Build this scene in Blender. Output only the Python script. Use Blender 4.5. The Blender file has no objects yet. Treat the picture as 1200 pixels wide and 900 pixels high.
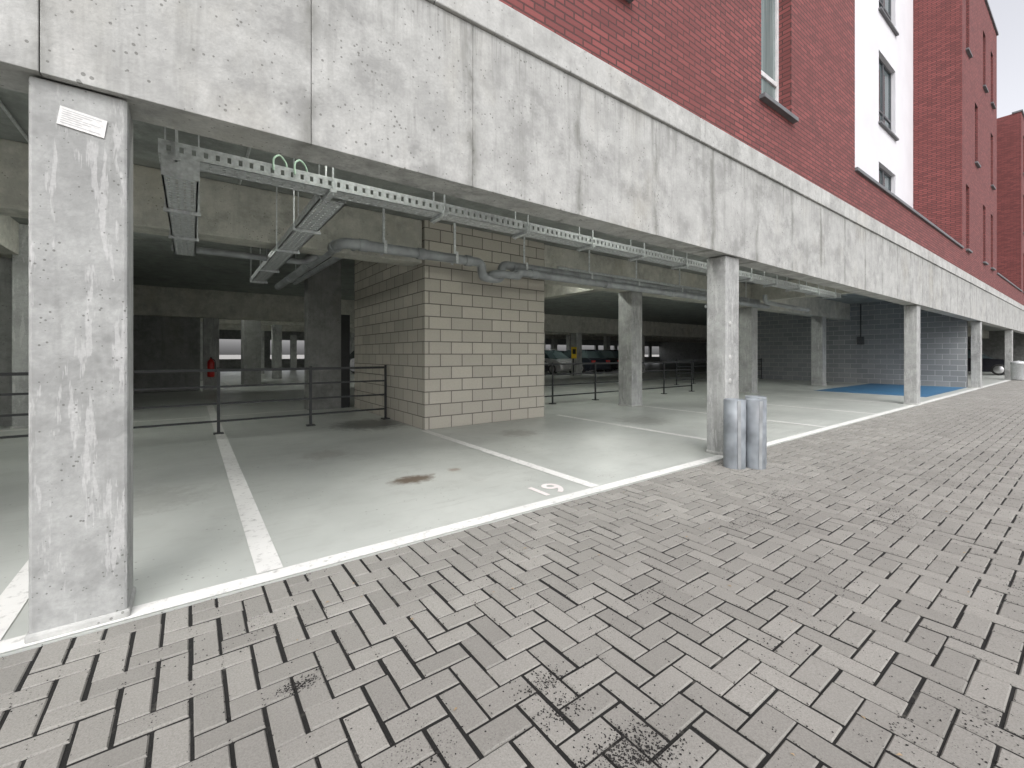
import bpy, bmesh, math, random
import numpy as np
from mathutils import Vector
random.seed(4)
S=0.8   # survey units -> metres
scene=bpy.context.scene
scene.view_settings.view_transform='Standard'
scene.view_settings.look='None'
scene.view_settings.exposure=0

# ------------------------------------------------------------ node helpers
class NT:
    def __init__(s,name):
        s.m=bpy.data.materials.new(name); s.m.use_nodes=True
        s.t=s.m.node_tree; s.b=s.t.nodes['Principled BSDF']
        g=s.t.nodes.new('ShaderNodeNewGeometry'); s.pos=g.outputs['Position']; s.geo=g
    def n(s,typ,**kw):
        nd=s.t.nodes.new(typ)
        for k,v in kw.items(): setattr(nd,k,v)
        return nd
    def l(s,a,b): s.t.links.new(a,b)
    def put(s,sock,v):
        if isinstance(v,bpy.types.NodeSocket): s.l(v,sock)
        elif v is not None:
            if sock.type=='RGBA' and len(v)==3: v=(*v,1)
            sock.default_value=v
    def math(s,op,a,b=None,c=None,clamp=False):
        nd=s.n('ShaderNodeMath',operation=op,use_clamp=clamp)
        for i,v in enumerate((a,b,c)):
            if v is not None: s.put(nd.inputs[i],v)
        return nd.outputs[0]
    def scale(s,vec,sc):
        nd=s.n('ShaderNodeVectorMath',operation='MULTIPLY'); s.put(nd.inputs[0],vec); nd.inputs[1].default_value=sc
        return nd.outputs[0]
    def noise(s,sc,det=4,rough=.55,vec=None,stretch=None):
        nd=s.n('ShaderNodeTexNoise'); v=vec or s.pos
        if stretch: v=s.scale(v,stretch)
        s.l(v,nd.inputs['Vector']); nd.inputs['Scale'].default_value=sc
        nd.inputs['Detail'].default_value=min(det,4); nd.inputs['Roughness'].default_value=rough
        return nd.outputs['Fac']
    def vor(s,sc,vec=None,feat='F1'):
        nd=s.n('ShaderNodeTexVoronoi',feature=feat); s.l(vec or s.pos,nd.inputs['Vector']); nd.inputs['Scale'].default_value=sc
        return nd.outputs['Distance']
    def map(s,v,a,b,c=0.,d=1.):
        nd=s.n('ShaderNodeMapRange'); s.put(nd.inputs[0],v)
        for i,x in enumerate((a,b,c,d)): nd.inputs[i+1].default_value=x
        return nd.outputs[0]
    def mix(s,f,a,b,mode='MIX'):
        nd=s.n('ShaderNodeMix',data_type='RGBA',blend_type=mode)
        s.put(nd.inputs[0],f); s.put(nd.inputs[6],a); s.put(nd.inputs[7],b)
        return nd.outputs[2]
    def bump(s,h,st=.3,dist=.01):
        nd=s.n('ShaderNodeBump'); nd.inputs['Strength'].default_value=st; nd.inputs['Distance'].default_value=dist
        s.l(h,nd.inputs['Height']); s.l(nd.outputs[0],s.b.inputs['Normal'])
    def out(s,col=None,rough=None,metal=None,spec=None):
        if col is not None: s.put(s.b.inputs['Base Color'],col)
        if rough is not None: s.put(s.b.inputs['Roughness'],rough)
        if metal is not None: s.put(s.b.inputs['Metallic'],metal)
        if spec is not None: s.put(s.b.inputs['Specular IOR Level'],spec)
        return s.m

def simple(name,col,rough=.5,metal=0.,var=.12,sc=8):
    t=NT(name); c=t.mix(t.map(t.noise(sc,2),.3,.7),tuple(x*(1-var) for x in col),tuple(min(1,x*(1+var)) for x in col))
    return t.out(c,rough,metal)

def concrete(name,base,stain=.5,streak=.5,pores=True,white=0.,joint=False,psc=26):
    t=NT(name); d=tuple(x*.64 for x in base); w=tuple(min(1,x*1.2) for x in base)
    c=t.mix(t.map(t.noise(1.6,4,.68),.36,.64),d,base)
    c=t.mix(t.map(t.noise(3.8,4,.75),.42,.68),c,w)
    st=t.noise(3.4,4,.75,stretch=(2.4,2.4,.2))
    c=t.mix(t.math('MULTIPLY',t.map(st,.52,.74),streak),c,(base[0]*.42,base[1]*.42,base[2]*.40))
    if stain:
        warm=t.noise(1.1,4,.65,stretch=(1,1,.5))
        c=t.mix(t.math('MULTIPLY',t.map(warm,.54,.74),stain),c,(base[0]*.93,base[1]*.85,base[2]*.68))
    if joint:   # rain streaks hanging below the formwork joints
        sp=t.n('ShaderNodeSeparateXYZ'); t.l(t.pos,sp.inputs[0])
        u=t.math('ADD',sp.outputs[0],-.67*S+13*1.3*S+.01); u=t.math('ADD',u,t.math('MULTIPLY',t.math('SUBTRACT',t.noise(3.2,3),.5),.12))
        fr=t.math('PINGPONG',u,1.3*S/2)
        band=t.map(fr,.0,.07,.85,0)
        br=t.map(t.noise(1.9,4,.75,stretch=(1.5,1,.8)),.42,.58)
        c=t.mix(t.math('MULTIPLY',band,br),c,(base[0]*.36,base[1]*.36,base[2]*.33))
        top=t.map(sp.outputs[2],(3.8)*S,4.36*S,0,.65); tn=t.map(t.noise(4.5,4,.8,stretch=(3,1,.12)),.47,.64)
        c=t.mix(t.math('MULTIPLY',top,tn),c,(base[0]*.4,base[1]*.4,base[2]*.38))
        bot=t.map(sp.outputs[2],3.35*S,2.95*S,0,.55); bn=t.map(t.noise(3.5,4,.8,stretch=(1,1,.6)),.5,.64)
        c=t.mix(t.math('MULTIPLY',bot,bn),c,(.56,.56,.53))
    if white:
        ws=t.noise(5.5,4,.75,stretch=(3,3,.4)); c=t.mix(t.math('MULTIPLY',t.map(ws,.56,.60),white),c,(.56,.56,.55))
    fine=t.noise(60,3,.7); c=t.mix(t.map(fine,.3,.7,0,.38),c,d)
    h=t.noise(25,4,.7)
    if pores:
        v=t.vor(psc); thr=t.map(t.noise(6,2),.3,.75,.0,.24)
        p=t.math('LESS_THAN',v,thr); c=t.mix(t.math('MULTIPLY',p,.65),c,(base[0]*.25,base[1]*.25,base[2]*.23))
        h=t.math('SUBTRACT',h,t.math('MULTIPLY',p,.8))
    t.bump(h,.5,.007)
    return t.out(c,.85)

M={}
M['conc']=concrete('facade_concrete',(.405,.41,.392),.35,.5,joint=True)
M['cope']=concrete('coping_concrete',(.45,.455,.435),.25,.5)
M['col']=concrete('column_concrete',(.36,.368,.355),0,.45,white=.5,psc=40)
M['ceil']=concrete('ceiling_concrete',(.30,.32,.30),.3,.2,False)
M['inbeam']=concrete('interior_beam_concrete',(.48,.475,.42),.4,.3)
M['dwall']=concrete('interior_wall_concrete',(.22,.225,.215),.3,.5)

def brickmat(name,c1,c2,mortar,bw,rh,ms,bump=.5,dirt=.3,bias=0):
    t=NT(name); sp=t.n('ShaderNodeSeparateXYZ'); t.l(t.pos,sp.inputs[0])
    u=t.math('ADD',sp.outputs[0],sp.outputs[1]); cb=t.n('ShaderNodeCombineXYZ')
    t.l(u,cb.inputs[0]); t.l(sp.outputs[2],cb.inputs[1])
    b=t.n('ShaderNodeTexBrick'); t.l(cb.outputs[0],b.inputs['Vector'])
    b.inputs['Scale'].default_value=1; b.inputs['Brick Width'].default_value=bw; b.inputs['Row Height'].default_value=rh
    b.inputs['Mortar Size'].default_value=ms; b.inputs['Mortar Smooth'].default_value=.15; b.inputs['Bias'].default_value=bias
    b.inputs['Color1'].default_value=(*c1,1); b.inputs['Color2'].default_value=(*c2,1); b.inputs['Mortar'].default_value=(*mortar,1)
    c=t.mix(t.map(t.noise(.8,4,.6),.4,.7,0,dirt),b.outputs['Color'],tuple(x*.5 for x in c1))
    c=t.mix(t.map(t.noise(45,3,.7),.35,.7,0,.3),c,tuple(x*.6 for x in c1))
    h=t.math('ADD',t.math('MULTIPLY',b.outputs['Fac'],-1.),t.math('MULTIPLY',t.noise(60,3),.25))
    t.bump(h,bump,.012)
    return t.out(c,.85)
M['brick']=brickmat('red_brick',(.265,.075,.070),(.150,.044,.042),(.055,.03,.028),.21,.06,.0085,.7,.4)
M['block']=brickmat('concrete_block_masonry',(.52,.49,.42),(.42,.395,.34),(.13,.12,.105),.4,.2,.008,.7,.15)
M['blockg']=brickmat('grey_block_masonry',(.27,.285,.29),(.21,.225,.23),(.46,.47,.47),.4,.2,.009,.6,.2)
t=NT('white_render'); M['white']=t.out(t.mix(t.map(t.noise(1.2,4),.4,.75,0,.35),(.66,.66,.68),(.52,.52,.535)),.9)
M['steel']=simple('galvanised_steel',(.50,.52,.52),.42,.3,.2,30)
M['dark']=simple('dark_painted_steel',(.03,.032,.033),.45,.3)
M['frame']=simple('window_frame_grey',(.07,.075,.08),.4)
M['framew']=simple('window_frame_white',(.6,.6,.6),.4)
M['sill']=simple('bluestone_sill',(.13,.135,.14),.6)
M['pvc']=simple('grey_pvc',(.27,.285,.29),.38,0,.25,5)
M['pvc2']=simple('weathered_grey_plastic',(.20,.22,.235),.45,0,.3,6)
M['paper']=simple('paper_label',(.66,.66,.64),.6,0,.12,60)
M['red']=simple('red_enamel',(.45,.02,.015),.3)
M['yellow']=simple('yellow_sign_paint',(.8,.55,.02),.4)
M['green']=simple('pale_green_cable',(.42,.58,.45),.4)
M['rubber']=simple('rubber',(.02,.02,.02),.8)
M['chrome']=simple('alloy',(.5,.5,.5),.3,.9)
M['black']=simple('dark_interior',(.012,.012,.012),.7)
M['grit']=simple('dark_grit',(.018,.017,.016),.95,0,.4,90)
t=NT('window_glass'); t.out(t.mix(t.map(t.noise(.7,2),.4,.6),(.04,.06,.065),(.09,.12,.125)),.06,0,.9); M['glass']=t.m
t=NT('window_curtain'); M['curt']=t.out(t.mix(t.map(t.noise(6,2,stretch=(6,6,.1)),.3,.7),(.10,.14,.14),(.2,.25,.24)),.15)
def tubemat(nm,st):
    t=NT(nm); t.out((.9,.92,.9)); t.b.inputs['Emission Color'].default_value=(.98,1,.94,1); t.b.inputs['Emission Strength'].default_value=st; return t.m
M['tube']=tubemat('fill_tube',34); M['tube2']=tubemat('lamp_tube_bright',85)  # the weaker tube serves only the added front fill lamps

def paint(name,col,wear=.5,under=(.3,.3,.28)):
    t=NT(name); w=t.map(t.noise(18,4,.75),.5+.12*(1-wear),.72,0,.8)
    c=t.mix(w,col,under); c=t.mix(t.map(t.noise(2,4),.45,.75,0,.35),c,tuple(x*.6 for x in col))
    return t.out(c,.6)
M['line']=paint('white_road_paint',(.74,.74,.71),.7,(.34,.34,.32))
M['num']=paint('faded_road_paint',(.80,.74,.72),.6,(.5,.5,.48))
M['blue']=paint('blue_floor_paint',(.04,.145,.27),.4,(.2,.26,.30))

# parking floor
t=NT('parking_floor_coating')
c=t.mix(t.map(t.noise(.8,4,.6),.38,.68),(.42,.44,.41),(.51,.53,.495))
c=t.mix(t.map(t.noise(3.5,4,.7),.52,.75,0,.4),c,(.34,.345,.32))
c=t.mix(t.map(t.noise(5,4,.75,stretch=(.3,2,1)),.56,.72,0,.35),c,(.29,.29,.27))
c=t.mix(t.math('MULTIPLY',t.math('LESS_THAN',t.vor(19),t.map(t.noise(2.2,3),.42,.75,0,.22)),.65),c,(.15,.145,.13))
def stain(c,x,y,r,col,k=.85,sx=1.,sy=1.):
    v=t.n('ShaderNodeVectorMath',operation='SUBTRACT'); t.l(t.pos,v.inputs[0]); v.inputs[1].default_value=(x*S,y*S,0)
    v2=t.scale(v.outputs[0],(sx,sy,0)); L=t.n('ShaderNodeVectorMath',operation='LENGTH'); t.l(v2,L.inputs[0])
    dd=t.math('ADD',L.outputs['Value'],t.math('MULTIPLY',t.math('SUBTRACT',stn,.5),r*1.6))
    f=t.map(dd,r,r*.45,0,k); return t.mix(f,c,col)
stn=t.noise(9,4,.7)
c=stain(c,2.14,4.9,.21,(.12,.085,.055),.9,.8,1.3)
c=stain(c,2.75,5.0,.08,(.2,.12,.07),.6)
c=stain(c,3.1,9.3,.75,(.07,.07,.065),.8)
c=stain(c,5.0,6.6,.35,(.17,.16,.14),.5)
c=stain(c,1.6,6.9,.3,(.2,.18,.15),.4)
c=stain(c,8.2,6.2,.6,(.2,.2,.18),.5)
c=stain(c,-.4,5.8,.5,(.2,.2,.18),.4)
t.bump(t.noise(12,4,.6),.05,.01)
t.out(c,t.map(t.noise(1.5,4,.6),.3,.75,.30,.45),0,.45); M['floor']=t.m

# pavers
t=NT('grey_concrete_pavers')
a=t.n('ShaderNodeAttribute'); a.attribute_name='rnd'
c=t.mix(a.outputs['Fac'],(.245,.238,.217),(.335,.326,.298))
c=t.mix(t.map(t.noise(.9,4,.6),.4,.7,0,.5),c,(.215,.208,.19))
c=t.mix(t.map(t.noise(160,3,.8),.38,.66,0,.5),c,(.13,.125,.11))
c=t.mix(t.math('MULTIPLY',t.math('LESS_THAN',t.vor(95),t.map(t.noise(2.5,3),.35,.8,.0,.34)),.6),c,(.04,.04,.036))
t.bump(t.noise(140,4,.8),.55,.003)
t.out(c,.8); M['paver']=t.m
t=NT('joint_sand_and_grit')
f=t.map(t.noise(7,4,.7),.60,.70); c=t.mix(f,(.008,.008,.007),(.08,.076,.066)); t.bump(t.noise(200,3),.8,.004)
t.out(c,.95); M['joint']=t.m
t=NT('ground_gravel'); M['ground']=t.out(t.mix(t.map(t.noise(3,4),.35,.7),(.22,.215,.2),(.31,.305,.285)),.9)

# ------------------------------------------------------------ mesh helpers
def link(o): scene.collection.objects.link(o); return o
def empty(name,loc=(0,0,0)):
    e=bpy.data.objects.new(name,None); e.location=loc; e.empty_display_size=.3; return link(e)
def mesh(name,v,f,mat,parent=None,smooth=False):
    me=bpy.data.meshes.new(name); me.from_pydata([tuple(x) for x in v],[],f); me.update()
    me.materials.append(mat)
    if smooth:
        for p in me.polygons: p.use_smooth=True
    o=link(bpy.data.objects.new(name,me))
    if parent: o.parent=parent
    return o
BF=[(0,3,2,1),(4,5,6,7),(0,1,5,4),(1,2,6,5),(2,3,7,6),(3,0,4,7)]
def boxes(name,bl,mat,parent=None,bevel=0,raw=False):
    k=1 if raw else S
    v=[];f=[]
    for (x0,y0,z0,x1,y1,z1) in bl:
        b=len(v)
        v+=[(x0*k,y0*k,z0*k),(x1*k,y0*k,z0*k),(x1*k,y1*k,z0*k),(x0*k,y1*k,z0*k),(x0*k,y0*k,z1*k),(x1*k,y0*k,z1*k),(x1*k,y1*k,z1*k),(x0*k,y1*k,z1*k)]
        f+=[tuple(b+i for i in q) for q in BF]
    o=mesh(name,v,f,mat,parent)
    if bevel:
        m=o.modifiers.new('bev','BEVEL'); m.width=bevel; m.segments=2; m.limit_method='ANGLE'
    return o
def tube_path(name,pts,r,mat,parent=None,bend=.12,raw=False):
    k=1 if raw else S
    P=[Vector(p)*k for p in pts]; out=[P[0]]
    for i in range(1,len(P)-1):
        a=(P[i-1]-P[i]); b=(P[i+1]-P[i]); d=min(bend*k,a.length*.45,b.length*.45)
        p0=P[i]+a.normalized()*d; p1=P[i]+b.normalized()*d
        for q in range(7):
            u=q/6; out.append(p0*(1-u)**2+P[i]*2*u*(1-u)+p1*u*u)
    out.append(P[-1])
    cu=bpy.data.curves.new(name,'CURVE'); cu.dimensions='3D'; cu.bevel_depth=r*k; cu.bevel_resolution=5; cu.use_fill_caps=True
    sp=cu.splines.new('POLY'); sp.points.add(len(out)-1)
    for i,p in enumerate(out): sp.points[i].co=(*p,1)
    cu.materials.append(mat)
    o=link(bpy.data.objects.new(name,cu))
    if parent: o.parent=parent
    return o
def lathe(name,prof,mat,loc,parent=None,n=28,axis='z'):
    v=[];f=[]
    for (r,z) in prof:
        for i in range(n):
            a=2*math.pi*i/n
            p=(r*math.cos(a),r*math.sin(a),z) if axis=='z' else (r*math.cos(a),z,r*math.sin(a))
            v.append((p[0]+loc[0],p[1]+loc[1],p[2]+loc[2]))
    for j in range(len(prof)-1):
        for i in range(n):
            f.append((j*n+i,j*n+(i+1)%n,(j+1)*n+(i+1)%n,(j+1)*n+i))
    return mesh(name,v,f,mat,parent,True)

# ------------------------------------------------------------ ground and paving
FY=3.25
mesh('ground',[(-900,-900,-.05),(900,-900,-.05),(900,900,-.05),(-900,900,-.05)],[(0,1,2,3)],M['ground'])
def pavers():
    w=.10; X0,X1=-8*S,72*S; Y0,Y1=-6*S,FY*S
    v=[];f=[];r=[]
    nx0,nx1=int(X0/w)-2,int(X1/w)+2; ny=int((Y1-Y0)/w)+3
    for j in range(-2,ny):
        for i in range(nx0,nx1):
            k=(i-j)%4
            if k==0: x0,x1,y0,y1=i*w,(i+2)*w,j*w,(j+1)*w
            elif k==3: x0,x1,y0,y1=i*w,(i+1)*w,j*w,(j+2)*w
            else: continue
            y0+=Y0;y1+=Y0
            gx=.0060+random.uniform(-.0026,.003); gy=.0042+random.uniform(-.0018,.0022)
            x0+=gx;x1-=gx;y0+=gy;y1-=gy
            dx=random.uniform(-.0022,.0022); x0+=dx;x1+=dx
            dy=random.uniform(-.0018,.0018); y0+=dy;y1+=dy
            x0=max(x0,X0);x1=min(x1,X1);y0=max(y0,Y0);y1=min(y1,Y1-.004)
            if x1-x0<.02 or y1-y0<.02: continue
            z=random.uniform(-.002,.002); tx=random.uniform(-.0016,.0016); ty=random.uniform(-.0014,.0014)
            b=len(v); e=.004
            v+=[(x0,y0,-.03),(x1,y0,-.03),(x1,y1,-.03),(x0,y1,-.03)]
            v+=[(x0,y0,z-.005),(x1,y0,z-.005),(x1,y1,z-.005),(x0,y1,z-.005)]
            v+=[(x0+e,y0+e,z-tx-ty),(x1-e,y0+e,z+tx-ty),(x1-e,y1-e,z+tx+ty),(x0+e,y1-e,z-tx+ty)]
            for q in range(4):
                n=(q+1)%4
                f.append((b+q,b+n,b+4+n,b+4+q)); f.append((b+4+q,b+4+n,b+8+n,b+8+q))
            f.append((b+8,b+9,b+10,b+11)); r+=[random.random()]*9
    o=mesh('paved_road',v,f,M['paver'])
    at=o.data.attributes.new('rnd','FLOAT','FACE'); at.data.foreach_set('value',r)
    mesh('joint_bed',[(X0,Y0,-.006),(X1,Y0,-.006),(X1,Y1,-.006),(X0,Y1,-.006)],[(0,1,2,3)],M['joint'],o)
pavers()

def pix(x,y,z=0.):   # survey of ground points -> plan coordinates in metres
    a=math.radians(36.3); d=512*(1.5-z)/(y-415); l=(x-600)*d/512
    return ((d*math.sin(a)+l*math.cos(a))*S,(d*math.cos(a)-l*math.sin(a))*S)
def grit():
    v=[];f=[]
    def bit(x,y,s):
        b=len(v); z0=.001
        for k in range(4):
            a=k*math.pi/2+random.random(); v.append((x+s*math.cos(a)*random.uniform(.5,1),y+s*math.sin(a)*random.uniform(.5,1),z0))
        v.append((x+random.uniform(-.3,.3)*s,y+random.uniform(-.3,.3)*s,z0+s*random.uniform(.4,.9)))
        for k in range(4): f.append((b+k,b+(k+1)%4,b+4))
    cl=[(725,888,.07,900),(760,893,.06,400),(640,800,.05,260),(655,835,.05,240),(350,803,.03,240),(1045,603,.13,380),(912,580,.12,420),(1195,690,.1,120),(500,893,.05,60),
        (1140,850,.07,90),(1060,860,.05,60),(870,612,.1,200),(600,650,.12,90),(760,700,.1,90),(980,700,.1,90),(1120,560,.3,260),(905,760,.1,90),(300,740,.1,70)]
    for (px,py,sd,n) in cl:
        cx,cy=pix(px,py)
        for _ in range(n): bit(cx+random.gauss(0,sd*1.4),cy+random.gauss(0,sd*.6),random.uniform(.0015,.0055))
    w=.10
    for _ in range(22000):
        x=random.uniform(-2,14); y=random.uniform(0,FY*S)
        if random.random()<.93: x=round(x/w)*w+random.gauss(0,.006)
        bit(x,y,random.uniform(.0015,.0052))
    for _ in range(700):
        bit(random.uniform(-.4,1.6),FY*S+abs(random.gauss(0,.25)),random.uniform(.0015,.004))
    for _ in range(500):
        bit(random.uniform(-1.,9),random.uniform(2.7,6),random.uniform(.002,.005))
    mesh('grit_debris',v,f,M['grit'])
grit()
v=[];f=[]
for _ in range(60):
    x=random.uniform(-1,9);y=random.uniform(.3,2.5);s=random.uniform(.006,.013);a=random.random()*6
    b=len(v)
    for k,(p,q) in enumerate([(1,0),(.3,.45),(-1,0),(.2,-.5)]):
        v.append((x+s*(p*math.cos(a)-q*math.sin(a)),y+s*(p*math.sin(a)+q*math.cos(a)),.003+.003*(k%2)))
    f.append((b,b+1,b+2,b+3))
mesh('leaf_litter',v,f,simple('dead_leaf',(.3,.22,.13),.8))

# parking floor & markings
XL,XR,YB=-14,74,52
mesh('parking_floor',[(XL*S,FY*S,.004),(XR*S,FY*S,.004),(XR*S,YB*S,.004),(XL*S,YB*S,.004),(XL*S,FY*S,-.04),(XR*S,FY*S,-.04)],[(0,1,2,3),(4,5,1,0)],M['floor'])
def sheet(x0,y0,x1,y1,z=.008): return [(x0*S,y0*S,z),(x1*S,y0*S,z),(x1*S,y1*S,z),(x0*S,y1*S,z)]
def sheets(name,rs,mat,z=.008):
    v=[];f=[]
    for r in rs:
        b=len(v); v.extend(sheet(*r,z=z)); f.append((b,b+1,b+2,b+3))
    return mesh(name,v,f,mat)
sheets('parking_edge_line',[(XL,FY+.01,XR,FY+.15)],M['line'])
ln=[(-.95,3.41,-.80,7.9),(.36,3.41,.52,15.5),(3.6,3.41,3.74,7.9),(7.18,3.41,7.32,8.0),(10.4,3.41,10.54,7.9),(13.7,3.41,13.84,8),(17.1,3.75,17.24,8),(20.3,3.41,20.44,8.2)]
ln+=[(31+3.3*i,3.41,31.14+3.3*i,8.5) for i in range(11)]
ln+=[(-6,12.6,.3,12.74),(.6,12.6,3.2,12.74),(7,12.6,26,12.74)]
ln+=[(x,13,x+.14,17.5) for x in (-2.8,3.6,7,10.2,13.4,16.6,19.8)]
ln+=[(x,23,x+.14,28) for x in (-5,-2,1.4,4.6,7.8,11,14,17,20,23,26)]
sheets('parking_bay_line',ln,M['line'])
sheets('blue_bay_marking',[(20.46,3.7,27.9,7.1)],M['blue'])
def text(name,body,x,y,size,rot,mat):
    cu=bpy.data.curves.new(name,'FONT'); cu.body=body; cu.size=size; cu.offset=.006; cu.materials.append(mat)
    o=link(bpy.data.objects.new(name,cu)); o.location=(x*S,y*S,.0085); o.rotation_euler=(0,0,rot); return o
text('bay_number','19',2.93,3.5,.36,0,M['num'])
text('bay_number','18',6.6,3.5,.36,0,M['num'])

# ------------------------------------------------------------ apartment building
B=empty('apartment_building')
ZB,ZC,ZT=2.95,4.36,4.67
boxes('fascia_core',[(XL,FY+.05,ZB+.012,XR,FY+.34,ZT-.02)],M['conc'],B)
pan=[];x=.67-1.3*12
while x<XR:
    x1=min(x+1.3,XR); dy=random.uniform(0,.004)
    pan.append((max(x,XL)+.002,FY+dy,ZB+random.uniform(0,.004),x1-.002,FY+.052,ZC-.005)) ; x=x1
boxes('fascia_panel',pan,M['conc'],B,.003)
cp=[];x=XL
while x<XR:
    cp.append((x+.005,FY-.03,ZC,min(x+3.9,XR)-.005,FY+.052,ZT)); x+=3.9
boxes('fascia_coping',cp,M['cope'],B,.008)
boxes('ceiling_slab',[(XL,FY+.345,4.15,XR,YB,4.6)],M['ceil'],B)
bm=[(XL,8.02,3.3,3.69,8.5,4.148),(6.82,8.02,3.3,XR,8.5,4.148),
    (XL,21.9,3.0,XR,22.5,4.148),(XL,30,3.3,XR,30.5,4.148),(XL,38,3.3,XR,38.5,4.148),
    (17.2,FY+.35,3.5,17.6,8.015,4.147),(10.1,8.505,3.5,10.5,21.895,4.147),(-3.2,8.505,3.5,-2.8,21.895,4.147),(39,FY+.35,3.5,39.4,8.015,4.147)]
boxes('ceiling_beam',bm,M['inbeam'],B,.01)
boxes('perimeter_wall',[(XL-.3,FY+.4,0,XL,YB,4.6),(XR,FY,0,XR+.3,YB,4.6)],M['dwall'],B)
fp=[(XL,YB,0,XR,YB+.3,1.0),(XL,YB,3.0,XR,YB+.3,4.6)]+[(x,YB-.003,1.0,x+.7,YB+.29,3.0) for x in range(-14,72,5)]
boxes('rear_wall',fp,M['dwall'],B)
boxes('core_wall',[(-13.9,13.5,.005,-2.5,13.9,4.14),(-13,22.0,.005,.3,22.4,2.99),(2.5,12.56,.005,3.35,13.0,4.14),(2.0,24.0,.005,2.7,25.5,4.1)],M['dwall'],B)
boxes('door_frame',[(3.36,12.6,.005,3.6,12.9,2.6)],M['dark'],B)
boxes('block_wall',[(3.71,7.95,.005,6.8,12.55,4.148)],M['block'],None)
boxes('block_wall.001',[(28.0,3.72,.005,28.3,13.5,4.148)],M['blockg'],None)

def wallY(name,x0,x1,z0,z1,y,th,ops,mat):
    xs=sorted({x0,x1,*[o[0] for o in ops],*[o[1] for o in ops]}); zs=sorted({z0,z1,*[min(z1,o[2]) for o in ops],*[min(z1,o[3]) for o in ops]})
    bl=[]
    for i in range(len(xs)-1):
        run=None
        for j in range(len(zs)-1):
            cx=(xs[i]+xs[i+1])/2; cz=(zs[j]+zs[j+1])/2
            ins=any(o[0]<cx<o[1] and o[2]<cz<o[3] for o in ops)
            if ins:
                if run: bl.append((xs[i],y,run[0],xs[i+1],y+th,run[1])); run=None
            else: run=(run[0] if run else zs[j],zs[j+1])
        if run: bl.append((xs[i],y,run[0],xs[i+1],y+th,run[1]))
    boxes(name,bl,mat,B)
def window(x0,x1,z0,z1,y,rec=.17,mull=1,fm='frame',curtain=False,lite=True):
    yy=y+rec; fw=.07; fr=[(x0,yy,z0,x0+fw,yy+.08,z1),(x1-fw,yy,z0,x1,yy+.08,z1),(x0+fw,yy,z1-fw,x1-fw,yy+.08,z1),(x0+fw,yy,z0,x1-fw,yy+.08,z0+fw)]
    for m in range(1,mull):
        xm=x0+(x1-x0)*m/mull; fr.append((xm-.05,yy-.004,z0+fw,xm+.05,yy+.076,z1-fw))
    zt=z0+(z1-z0)*.26
    if lite: fr.append((x0+fw,yy+.003,zt-.04,x1-fw,yy+.077,zt+.04))
    boxes('window_frame',fr,M[fm],B,.004)
    boxes('window_glass',[(x0+fw,yy+.035,z0+fw,x1-fw,yy+.05,z1-fw)],M['curt' if curtain else 'glass'],B)
    boxes('window_sill',[(x0-.07,y-.09,z0-.07,x1+.07,y+rec,z0-.002)],M['sill'],B,.004)
ZR=17.4
FZ=[(5.6,8.15),(9.5,12.0),(13.4,15.9)]
ops=[]
for a,b in ((-9,-7.9),(-3.2,-2.1),(2.9,4.0),(7.3,8.42)):
    for z0,z1 in FZ: ops.append((a,b,z0,z1))
wallY('brick_wall',XL,11.66,ZT,ZR,FY,.35,ops,M['brick'])
for o in ops: window(*o,FY,.2,1,'framew' if o[0]==7.3 else 'frame',True)
boxes('brick_return_wall',[(11.31,FY+.351,ZT,11.66,4.9,ZR)],M['brick'],B)
boxes('parapet_wall',[(11.661,FY,ZT,23.599,FY+.3,5.5),(32.4,FY,ZT,42.999,FY+.3,5.5),(52.1,FY,ZT,XR,FY+.3,5.5)],M['brick'],B)
boxes('parapet_coping',[(11.67,FY-.05,5.5,23.59,FY+.34,5.57),(32.41,FY-.05,5.5,42.99,FY+.34,5.57),(52.11,FY-.05,5.5,XR,FY+.34,5.57)],M['sill'],B)
boxes('terrace_floor',[(11.67,FY+.305,4.601,23.59,5,4.9),(32.41,FY+.305,4.601,42.99,5,4.9)],M['cope'],B)
wo=[]
for a,b in ((12.6,14.0),(19.1,21.1)):
    for z0,z1 in FZ: wo.append((a,b,z0,z1))
wallY('white_wall',11.66,23.6,4.6,ZR-.05,4.65,.35,wo,M['white'])
for o in wo: window(*o,4.65,.12,2)
r=[(24.35,25.05,*FZ[0]),(28.3,29.0,*FZ[0]),(30.5,31.2,*FZ[0]),(26.3,27.0,*FZ[1]),(30.5,31.2,*FZ[1]),(24.35,25.05,*FZ[2]),(28.3,29.0,*FZ[2]),(30.5,31.2,*FZ[2])]
wallY('brick_wall',23.6,32.4,ZT,ZR,FY,.35,r,M['brick'])
for o in r: window(*o,FY,.2,1,'frame')
boxes('brick_return_wall',[(23.6,FY+.351,ZT,23.95,6,ZR),(32.05,FY+.351,ZT,32.4,6,ZR)],M['brick'],B)
r2=[(34+3*i,34.9+3*i,a,b) for i in range(3) for a,b in FZ]
wallY('brick_wall',32.4,43,4.6,ZR-.4,4.65,.35,r2,M['brick'])
for o in r2: window(*o,4.65,.2,1)
r3=[(44+2.6*i,44.8+2.6*i,a,b) for i in range(3) for a,b in FZ]
wallY('brick_wall',43,52,ZT,ZR-.3,FY,.35,r3,M['brick'])
for o in r3: window(*o,FY,.2,1)
boxes('brick_return_wall',[(43,FY+.351,ZT,43.35,8,ZR-.3),(51.65,FY+.351,ZT,52,8,ZR-.3)],M['brick'],B)
wallY('brick_wall',52,XR,4.6,ZR-.4,4.65,.35,[],M['brick'])
boxes('roof_coping',[(XL,FY-.06,ZR,11.7,FY+.4,ZR+.1),(23.55,FY-.06,ZR,32.45,FY+.4,ZR+.1),(11.7,4.6,ZR-.05,23.55,5.05,ZR+.06),(42.95,FY-.06,ZR-.3,52.05,FY+.4,ZR-.2)],M['sill'],B)
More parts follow.
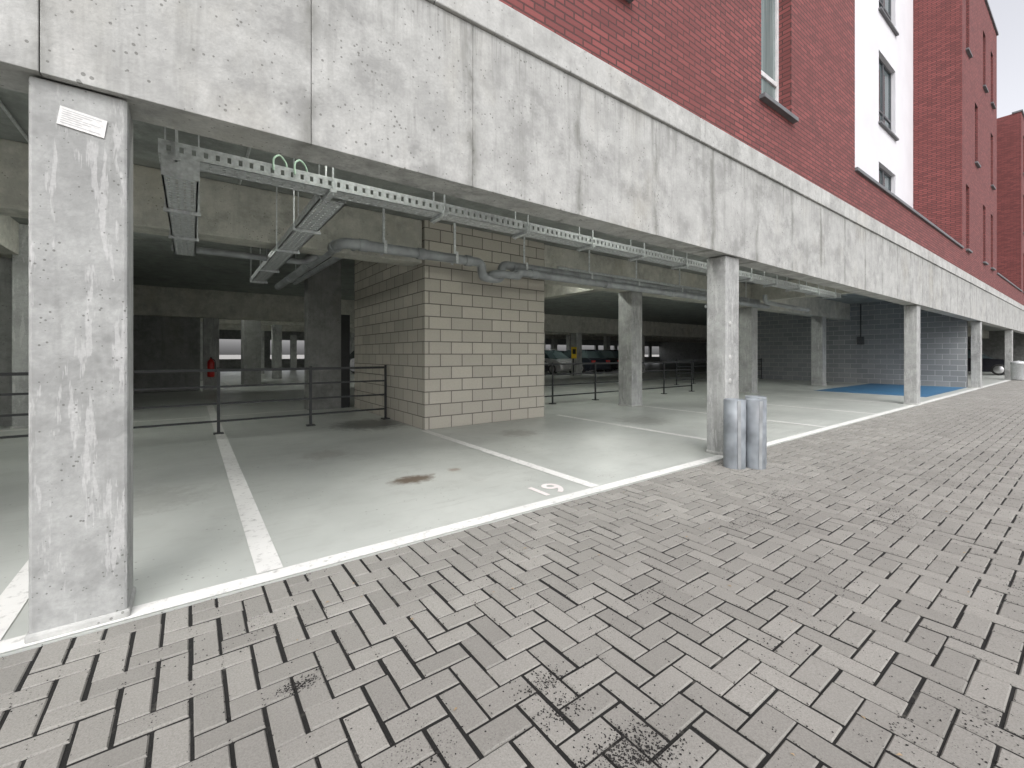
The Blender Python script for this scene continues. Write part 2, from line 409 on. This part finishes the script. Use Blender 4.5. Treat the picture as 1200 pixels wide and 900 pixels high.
boxes('roof_and_rear_wall',[(XL,5.01,16.3,XR,16,16.9),(XL,16,4.6,XR,16.4,16.9),(XL-.3,3.62,4.6,XL-.001,16,16.9)],M['cope'],B)

# ------------------------------------------------------------ columns
def column(x,y,w=.39,d=.3,top=ZB,mat='col',base=True):
    E=empty('concrete_column'); boxes('shaft',[(x,y,.0055,x+w,y+d,top-.003)],M[mat],E,.012)
    if base: boxes('mortar_footing',[(x-.012,y-.014,.002,x+w+.012,y+d+.012,.05)],M['cope'],E,.01)
    return E
for x in (-11.6,-.68,6.31,17.2,28.1,39,49.9,60.8): column(x,FY+.05)
for x in (-3.9,10.1,17.2,24.2,31.3,38.3,45.3): column(x,8.0,.48,.48,3.3)
for x in (.4,7.5,14.6,21.7,28.8): column(x,21.95,.55,.5,3.0)
column(-2.9,13.0,.48,.45,4.14)
for y in (30,38,45):
    for x in (.4,4,7.5,11,14.6,18.2,21.7,25.3,28.8,34): column(x,y,.5,.48,3.3,base=False)
L=boxes('paper_notice',[(-.075,-.0015,-.04,.075,.0015,.04)],M['paper'],None,raw=True)
L.location=(-.475*S,(FY+.045)*S,2.76*S); L.rotation_euler=(0,math.radians(8),0)
tl=[]
for k in range(7): tl.append((-.066,-.0023,.028-.0095*k,.06-.03*(k%3),-.0018,.0295-.0095*k))
o=boxes('printed_text',tl,M['pvc'],None,raw=True); o.parent=L
for z in (1.1,1.45,1.95): lathe('cast_in_anchor',[(.001,-.004),(.03,-.004),(.034,0),(.034,.004)],M['cope'],(6.43*S,(FY+.05)*S,z*S),None,20,'y')

# ------------------------------------------------------------ guard railing
def railing(x0,x1,y,step):
    E=empty('steel_railing')
    bl=[(x0,y-.02,z,x1,y+.02,z+.035) for z in (.22,.55,.87)]+[(x0,y-.03,1.17,x1,y+.03,1.22)]
    boxes('rails',bl,M['dark'],E)
    n=max(1,round((x1-x0)/step)); ps=[]
    for i in range(n+1):
        x=x0+(x1-x0)*i/n; ps+=[(x-.025,y-.05,.005,x+.025,y-.021,1.25),(x-.08,y-.12,.005,x+.08,y+.05,.025)]
    boxes('posts',ps,M['dark'],E)
railing(-9.2,3.62,9.9,1.6); railing(6.9,16.2,9.9,1.7)
railing(19,27.8,12.4,1.6)

# ------------------------------------------------------------ cable tray
def tray(bl,p0,p1,w,h,z,axis):
    a0,a1,c=p0,p1,w[0]; W=w[1]; t=.008
    def add(a,b,u0,u1,za,zb):
        bl.append((a,u0,za,b,u1,zb) if axis=='x' else (u0,a,za,u1,b,zb))
    for s in (-1,1):
        u=c+s*W/2
        add(a0,a1,u-t,u+t,z,z+.035); add(a0,a1,u-t,u+t,z+h-.035,z+h)
        k=a0
        while k<a1: add(k,min(k+.055,a1),u-t*.8,u+t*.8,z+.035,z+h-.035); k+=.085
    for q in (-.5,-.25,0,.25,.5):
        u=c+q*W*.92; add(a0,a1,u-.019,u+.019,z,z+.006)
    k=a0
    while k<a1: add(k,min(k+.06,a1),c-W/2,c+W/2,z+.0005,z+.0055); k+=.095
TE=empty('cable_tray')
bl=[]
tray(bl,-.22,15.4,(4.75,.24),.12,3.16,'x')
boxes('main_tray',bl,M['steel'],TE)
bl=[]; tray(bl,4.89,9.0,(-.08,.26),.1,3.13,'y'); tray(bl,4.89,11.6,(1.22,.26),.1,3.13,'y')
boxes('branch_tray',bl,M['steel'],TE)
hg=[]
for x in [ -.1+1.25*i for i in range(13)]:
    hg+=[(x-.008,4.6,3.1,x+.008,4.615,4.148),(x-.008,4.885,3.1,x+.008,4.9,4.148),(x-.03,4.58,3.12,x+.03,4.92,3.155)]
for x in (-.08,1.22):
    for y in (6.2,7.6,9.6,11.2):
        if x<0 and y>9: continue
        hg+=[(x-.16,y-.008,3.09,x-.145,y+.008,4.148),(x+.145,y-.008,3.09,x+.16,y+.008,4.148),(x-.17,y-.02,3.09,x+.17,y+.02,3.125)]
boxes('hangers',hg,M['steel'],TE)
for i,(yy,zz) in enumerate(((4.70,3.185),(4.76,3.187),(4.80,3.185))):
    tube_path('cable',[(-.1,yy,zz)]+[(k*1.1,yy+random.uniform(-.02,.02),zz+random.uniform(0,.01)) for k in range(1,14)]+[(15.2,yy,zz)],.014,M['rubber'] if i else M['pvc'],TE)
for k,cx in enumerate((.62,.80)):
    tube_path('earth_cable_loop',[(cx,4.60,3.22),(cx,4.62,3.34),(cx+.06,4.66,3.40),(cx+.12,4.68,3.34),(cx+.13,4.68,3.2)],.009,M['green'],TE,.05)
boxes('junction_box',[(8.3,4.58,3.0,8.62,4.61,3.2)],M['paper'],TE)
boxes('end_bracket',[(-.2,4.60,2.98,.06,4.62,3.155)],M['steel'],TE)
# ------------------------------------------------------------ drainage pipes
PE=empty('drain_pipe')
pr=.09
tube_path('run_a',[(2.0,14,3.42),(2.0,7.45,3.34),(4.72,7.45,3.34),(4.72,7.45,3.05),(5.2,7.45,3.05),(5.2,7.45,3.36),(16.6,7.45,3.38),(16.6,9.5,3.4)],pr,M['pvc'],PE,.2)
tube_path('run_b',[(2.35,13.5,3.5),(2.35,7.75,3.4),(3.5,7.72,3.4)],.06,M['pvc'],PE,.15)
tube_path('run_c',[(4.95,7.8,3.12),(4.95,7.25,3.12),(5.5,7.25,3.12),(5.5,7.25,3.2),(16.9,7.25,3.22),(16.9,7.8,3.3)],.08,M['pvc'],PE,.16)
tube_path('run_d',[(-.25,8.8,3.2),(1.7,8.8,3.2),(1.9,8.8,3.35)],.055,M['pvc'],PE,.1)
tube_path('run_e',[(7.0,7.7,3.55),(15.5,7.7,3.58)],.035,M['steel'],PE)
tube_path('run_f',[(16.0,7.0,3.55),(16.0,7.0,3.3),(17.0,6.4,3.1),(18.0,6.4,3.1)],.07,M['pvc'],PE,.15)
def collar(x,y,z,r,ax):
    d=.07
    if ax=='x': tube_path('pipe_socket',[(x-d,y,z),(x+d,y,z)],r+.016,M['pvc'],PE)
    else: tube_path('pipe_socket',[(x,y-d,z),(x,y+d,z)],r+.016,M['pvc'],PE)
for x in (2.35,3.4,4.4,5.55,6.6,8.6,10.6,12.6,14.6): collar(x,7.45,3.34+.002*max(0,x-5),pr,'x')
for x in (5.9,8.2,10.9,13.6): collar(x,7.25,3.205,.08,'x')
for y in (7.85,9.8,12): collar(2.0,y,3.345+.011*(y-7.45),pr,'y')
pc=[]
for x in (2.7,4.1,5.8,7.8,9.6,11.6,13.6,15.6):
    pc+=[(x-.02,7.44,3.44,x+.02,7.46,4.148),(x-.025,7.345,3.24,x+.025,7.355,3.46),(x-.025,7.545,3.24,x+.025,7.555,3.46)]
for y in (9.0,11.4): pc+=[(1.99,y-.02,3.45,2.01,y+.02,4.148)]
boxes('pipe_clamps',pc,M['steel'],PE)
CE=empty('ceiling_conduit')
for i,yy in enumerate((6.1,6.2)): tube_path('conduit',[(-6,yy,4.12),(16,yy,4.12)],.018,M['steel'],CE)
tube_path('conduit',[(.6,3.7,4.12),(.6,7.9,4.12)],.018,M['steel'],CE)
tube_path('conduit',[(-1.6,3.7,4.11),(-1.6,7.9,4.11)],.018,M['steel'],CE)

# ------------------------------------------------------------ fluorescent lamps and added front fill lamps
def lamp(x,y,z=4.1,tm='tube2'):
    E=empty('fluorescent_and_fill_lamp')
    boxes('housing',[(x-.8,y-.06,z,x+.8,y+.06,z+.045)],M['framew'],E)
    boxes('tube',[(x-.75,y-.04,z-.05,x+.75,y+.04,z-.003)],M[tm],E)
for x in (-4,1.4,5.2,9,13.5,19.5): lamp(x,4.15,4.1,'tube')  # added fill row, hidden behind the fascia to brighten tray and beam
for x in (-4,9,14.5,21): lamp(x,9.3)
for x in (-1,13): lamp(x,11.4)
for x in (.5,7,15,23): lamp(x,23.4)
for x in (3,13,24): lamp(x,31.2); lamp(x,39.2)

# ------------------------------------------------------------ tube bundle by column
def tubeobj(x,y,r,h,lean):
    E=empty('grey_plastic_tube',(x*S,y*S,0))
    o=lathe('shell',[(r*S,.002),(r*S,h*S*.5),(r*S,h*S),((r-.012)*S,h*S),((r-.012)*S,.02)],M['pvc2'],(0,0,0),E,36)
    o.rotation_euler=(lean[0],lean[1],0)
    b=boxes('seam',[(-r-.008,-.02,.003,-r+.004,.02,h-.01)],M['pvc'],E); b.rotation_euler=(lean[0],lean[1],.9)
tubeobj(5.82,2.93,.135,.90,(0,.01)); tubeobj(6.03,2.76,.125,.90,(.01,0)); tubeobj(6.27,2.86,.13,.92,(-.01,.01))
E=empty('litter_bin',(38.2*S,3.0*S,0))
lathe('body',[(.001,0),(.2,.0),(.23,.06),(.24,.75),(.255,.76),(.255,.8),(.2,.86),(.001,.9)],M['steel'],(0,0,0),E)
E=empty('fire_extinguisher',(.66*S,21.85*S,0))
lathe('bottle',[(.001,.45),(.09,.45),(.1,.48),(.1,.92),(.07,1.0),(.03,1.03),(.03,1.07),(.001,1.07)],M['red'],(0,0,0),E,20)
boxes('handle',[(-.02,-.09,1.07,.02,.03,1.1)],M['black'],E,raw=True)
tube_path('hose',[(0,-.05,1.06),(.11,-.06,1.0),(.12,-.04,.65)],.012,M['rubber'],E,.08,raw=True)
E=empty('information_sign'); boxes('panel',[(21.2,21.9,1.2,21.69,21.93,2.0)],M['yellow'],E); boxes('inset',[(21.28,21.893,1.5,21.6,21.899,1.85)],M['black'],E); boxes('post',[(21.4,21.935,.005,21.46,21.99,2.0)],M['dark'],E)
E=empty('wall_sign'); boxes('panel',[(27.96,7.4,2.0,27.99,7.7,2.4)],M['frame'],E); tube_path('conduit',[(27.97,7.55,2.4),(27.97,7.55,4.1)],.02,M['dark'],E)

# ------------------------------------------------------------ cars
def car(x,y,rot,col,name='parked_car'):
    E=empty(name,(x*S,y*S,.004)); E.rotation_euler=(0,0,rot)
    pm=simple('car_paint',col,.2,.3)
    def loft(nm,secs,mat,w):
        v=[];f=[]
        for sx in range(len(w)):
            for (px,pz) in secs[sx]: v.append((px,w[sx],pz))
        k=len(secs[0])
        for a in range(len(w)-1):
            for i in range(k): f.append((a*k+i,a*k+(i+1)%k,(a+1)*k+(i+1)%k,(a+1)*k+i))
        f.append(tuple(range(k))); f.append(tuple(range((len(w)-1)*k,len(w)*k))[::-1])
        o=mesh(nm,v,f,mat,E); b=o.modifiers.new('b','BEVEL'); b.width=.04; b.segments=3; b.limit_method='ANGLE'; return o
    body=[(-2.1,.3),(-2.15,.6),(-2.05,.88),(-1.9,.95),(1.0,.93),(1.75,.82),(2.08,.66),(2.12,.35),(2.0,.22),(-2.0,.22)]
    ins=[(a*.96,.22+(b-.22)*.97) for a,b in body]
    loft('body',[ins,body,body,ins],pm,[-.88,-.8,.8,.88])
    cab=[(-1.85,.92),(-1.45,1.4),(-.3,1.47),(.3,1.42),(1.1,.92)]
    v=[]
    for s in (-1,1):
        for a,z in cab: v.append((a,s*(.79-.2*(z-.92)/.55),z))
    k=5; f=[(i,(i+1)%k,k+(i+1)%k,k+i) for i in range(k)]+[tuple(range(k)),tuple(range(k,2*k))[::-1]]
    mesh('cabin_glass',v,f,M['glass'],E)
    mesh('roof',[(-1.5,-.6,1.42),(.3,-.6,1.44),(.3,.6,1.44),(-1.5,.6,1.42),(-1.35,-.55,1.48),(.15,-.55,1.48),(.15,.55,1.48),(-1.35,.55,1.48)],BF,pm,E)
    for wx in (-1.3,1.35):
        for s in (-1,1):
            lathe('tyre',[(.001,-.1),(.24,-.1),(.31,-.08),(.32,0),(.31,.08),(.24,.1),(.001,.1)],M['rubber'],(wx,s*.8,.32),E,24,'y')
            lathe('rim',[(.001,-.108),(.2,-.108),(.21,-.1)] if s<0 else [(.001,.108),(.2,.108),(.21,.1)],M['chrome'],(wx,s*.8,.32),E,20,'y')
    boxes('headlights',[(2.0,-.8,.6,2.1,-.5,.72),(2.0,.5,.6,2.1,.8,.72)],M['framew'],E,raw=True)
    boxes('tail_lights',[(-2.15,-.8,.7,-2.06,-.5,.82),(-2.15,.5,.7,-2.06,.8,.82)],M['red'],E,raw=True)
    boxes('number_plate',[(2.1,-.26,.36,2.135,.26,.47)],M['paper'],E,raw=True)
car(47,6.2,-math.pi/2,(.02,.02,.025)); car(18.9,25.5,-math.pi/2,(.03,.03,.035)); car(22.2,25.5,-math.pi/2,(.5,.5,.5))
car(25.2,25.5,math.pi/2,(.04,.045,.06)); car(12,34,0,(.45,.45,.46)); car(64,2.6,math.pi,(.03,.03,.03)); car(31,34,0,(.5,.5,.5)); car(28.2,25.5,math.pi/2,(.03,.03,.03))

# ------------------------------------------------------------ light
w=bpy.data.worlds.new('World'); scene.world=w; w.use_nodes=True
nt=w.node_tree; bg=nt.nodes['Background']
sk=nt.nodes.new('ShaderNodeTexSky'); sk.sky_type='NISHITA'; sk.sun_disc=False
EL,AZ=math.radians(48),math.radians(215)
sk.sun_elevation=EL; sk.sun_rotation=AZ; sk.air_density=1.0; sk.dust_density=4.0
hs=nt.nodes.new('ShaderNodeHueSaturation'); hs.inputs['Saturation'].default_value=.15; hs.inputs['Value'].default_value=1.95
mx=nt.nodes.new('ShaderNodeMix'); mx.data_type='RGBA'; mx.blend_type='MULTIPLY'; mx.inputs[0].default_value=1; mx.inputs[7].default_value=(1.0,.985,1.005,1)
nt.links.new(sk.outputs[0],hs.inputs['Color']); nt.links.new(hs.outputs[0],mx.inputs[6]); nt.links.new(mx.outputs[2],bg.inputs['Color'])
bg.inputs['Strength'].default_value=.15
sd=bpy.data.lights.new('sun','SUN'); sd.energy=.5; sd.angle=math.radians(50); sd.color=(1,.985,.96)
so=link(bpy.data.objects.new('sun',sd))
dirv=Vector((math.sin(AZ)*math.cos(EL),math.cos(AZ)*math.cos(EL),math.sin(EL)))
so.rotation_euler=dirv.to_track_quat('Z','Y').to_euler(); so.location=(0,-10,20)

# ------------------------------------------------------------ camera
cd=bpy.data.cameras.new('camera'); cam=link(bpy.data.objects.new('camera',cd))
cd.sensor_width=36; cd.lens=36*512/1200; cd.shift_y=-35/1200; cd.clip_start=.05; cd.clip_end=3000
cam.location=(0,0,1.5*S); cam.rotation_euler=(math.radians(90),0,math.radians(-36.3))
scene.camera=cam
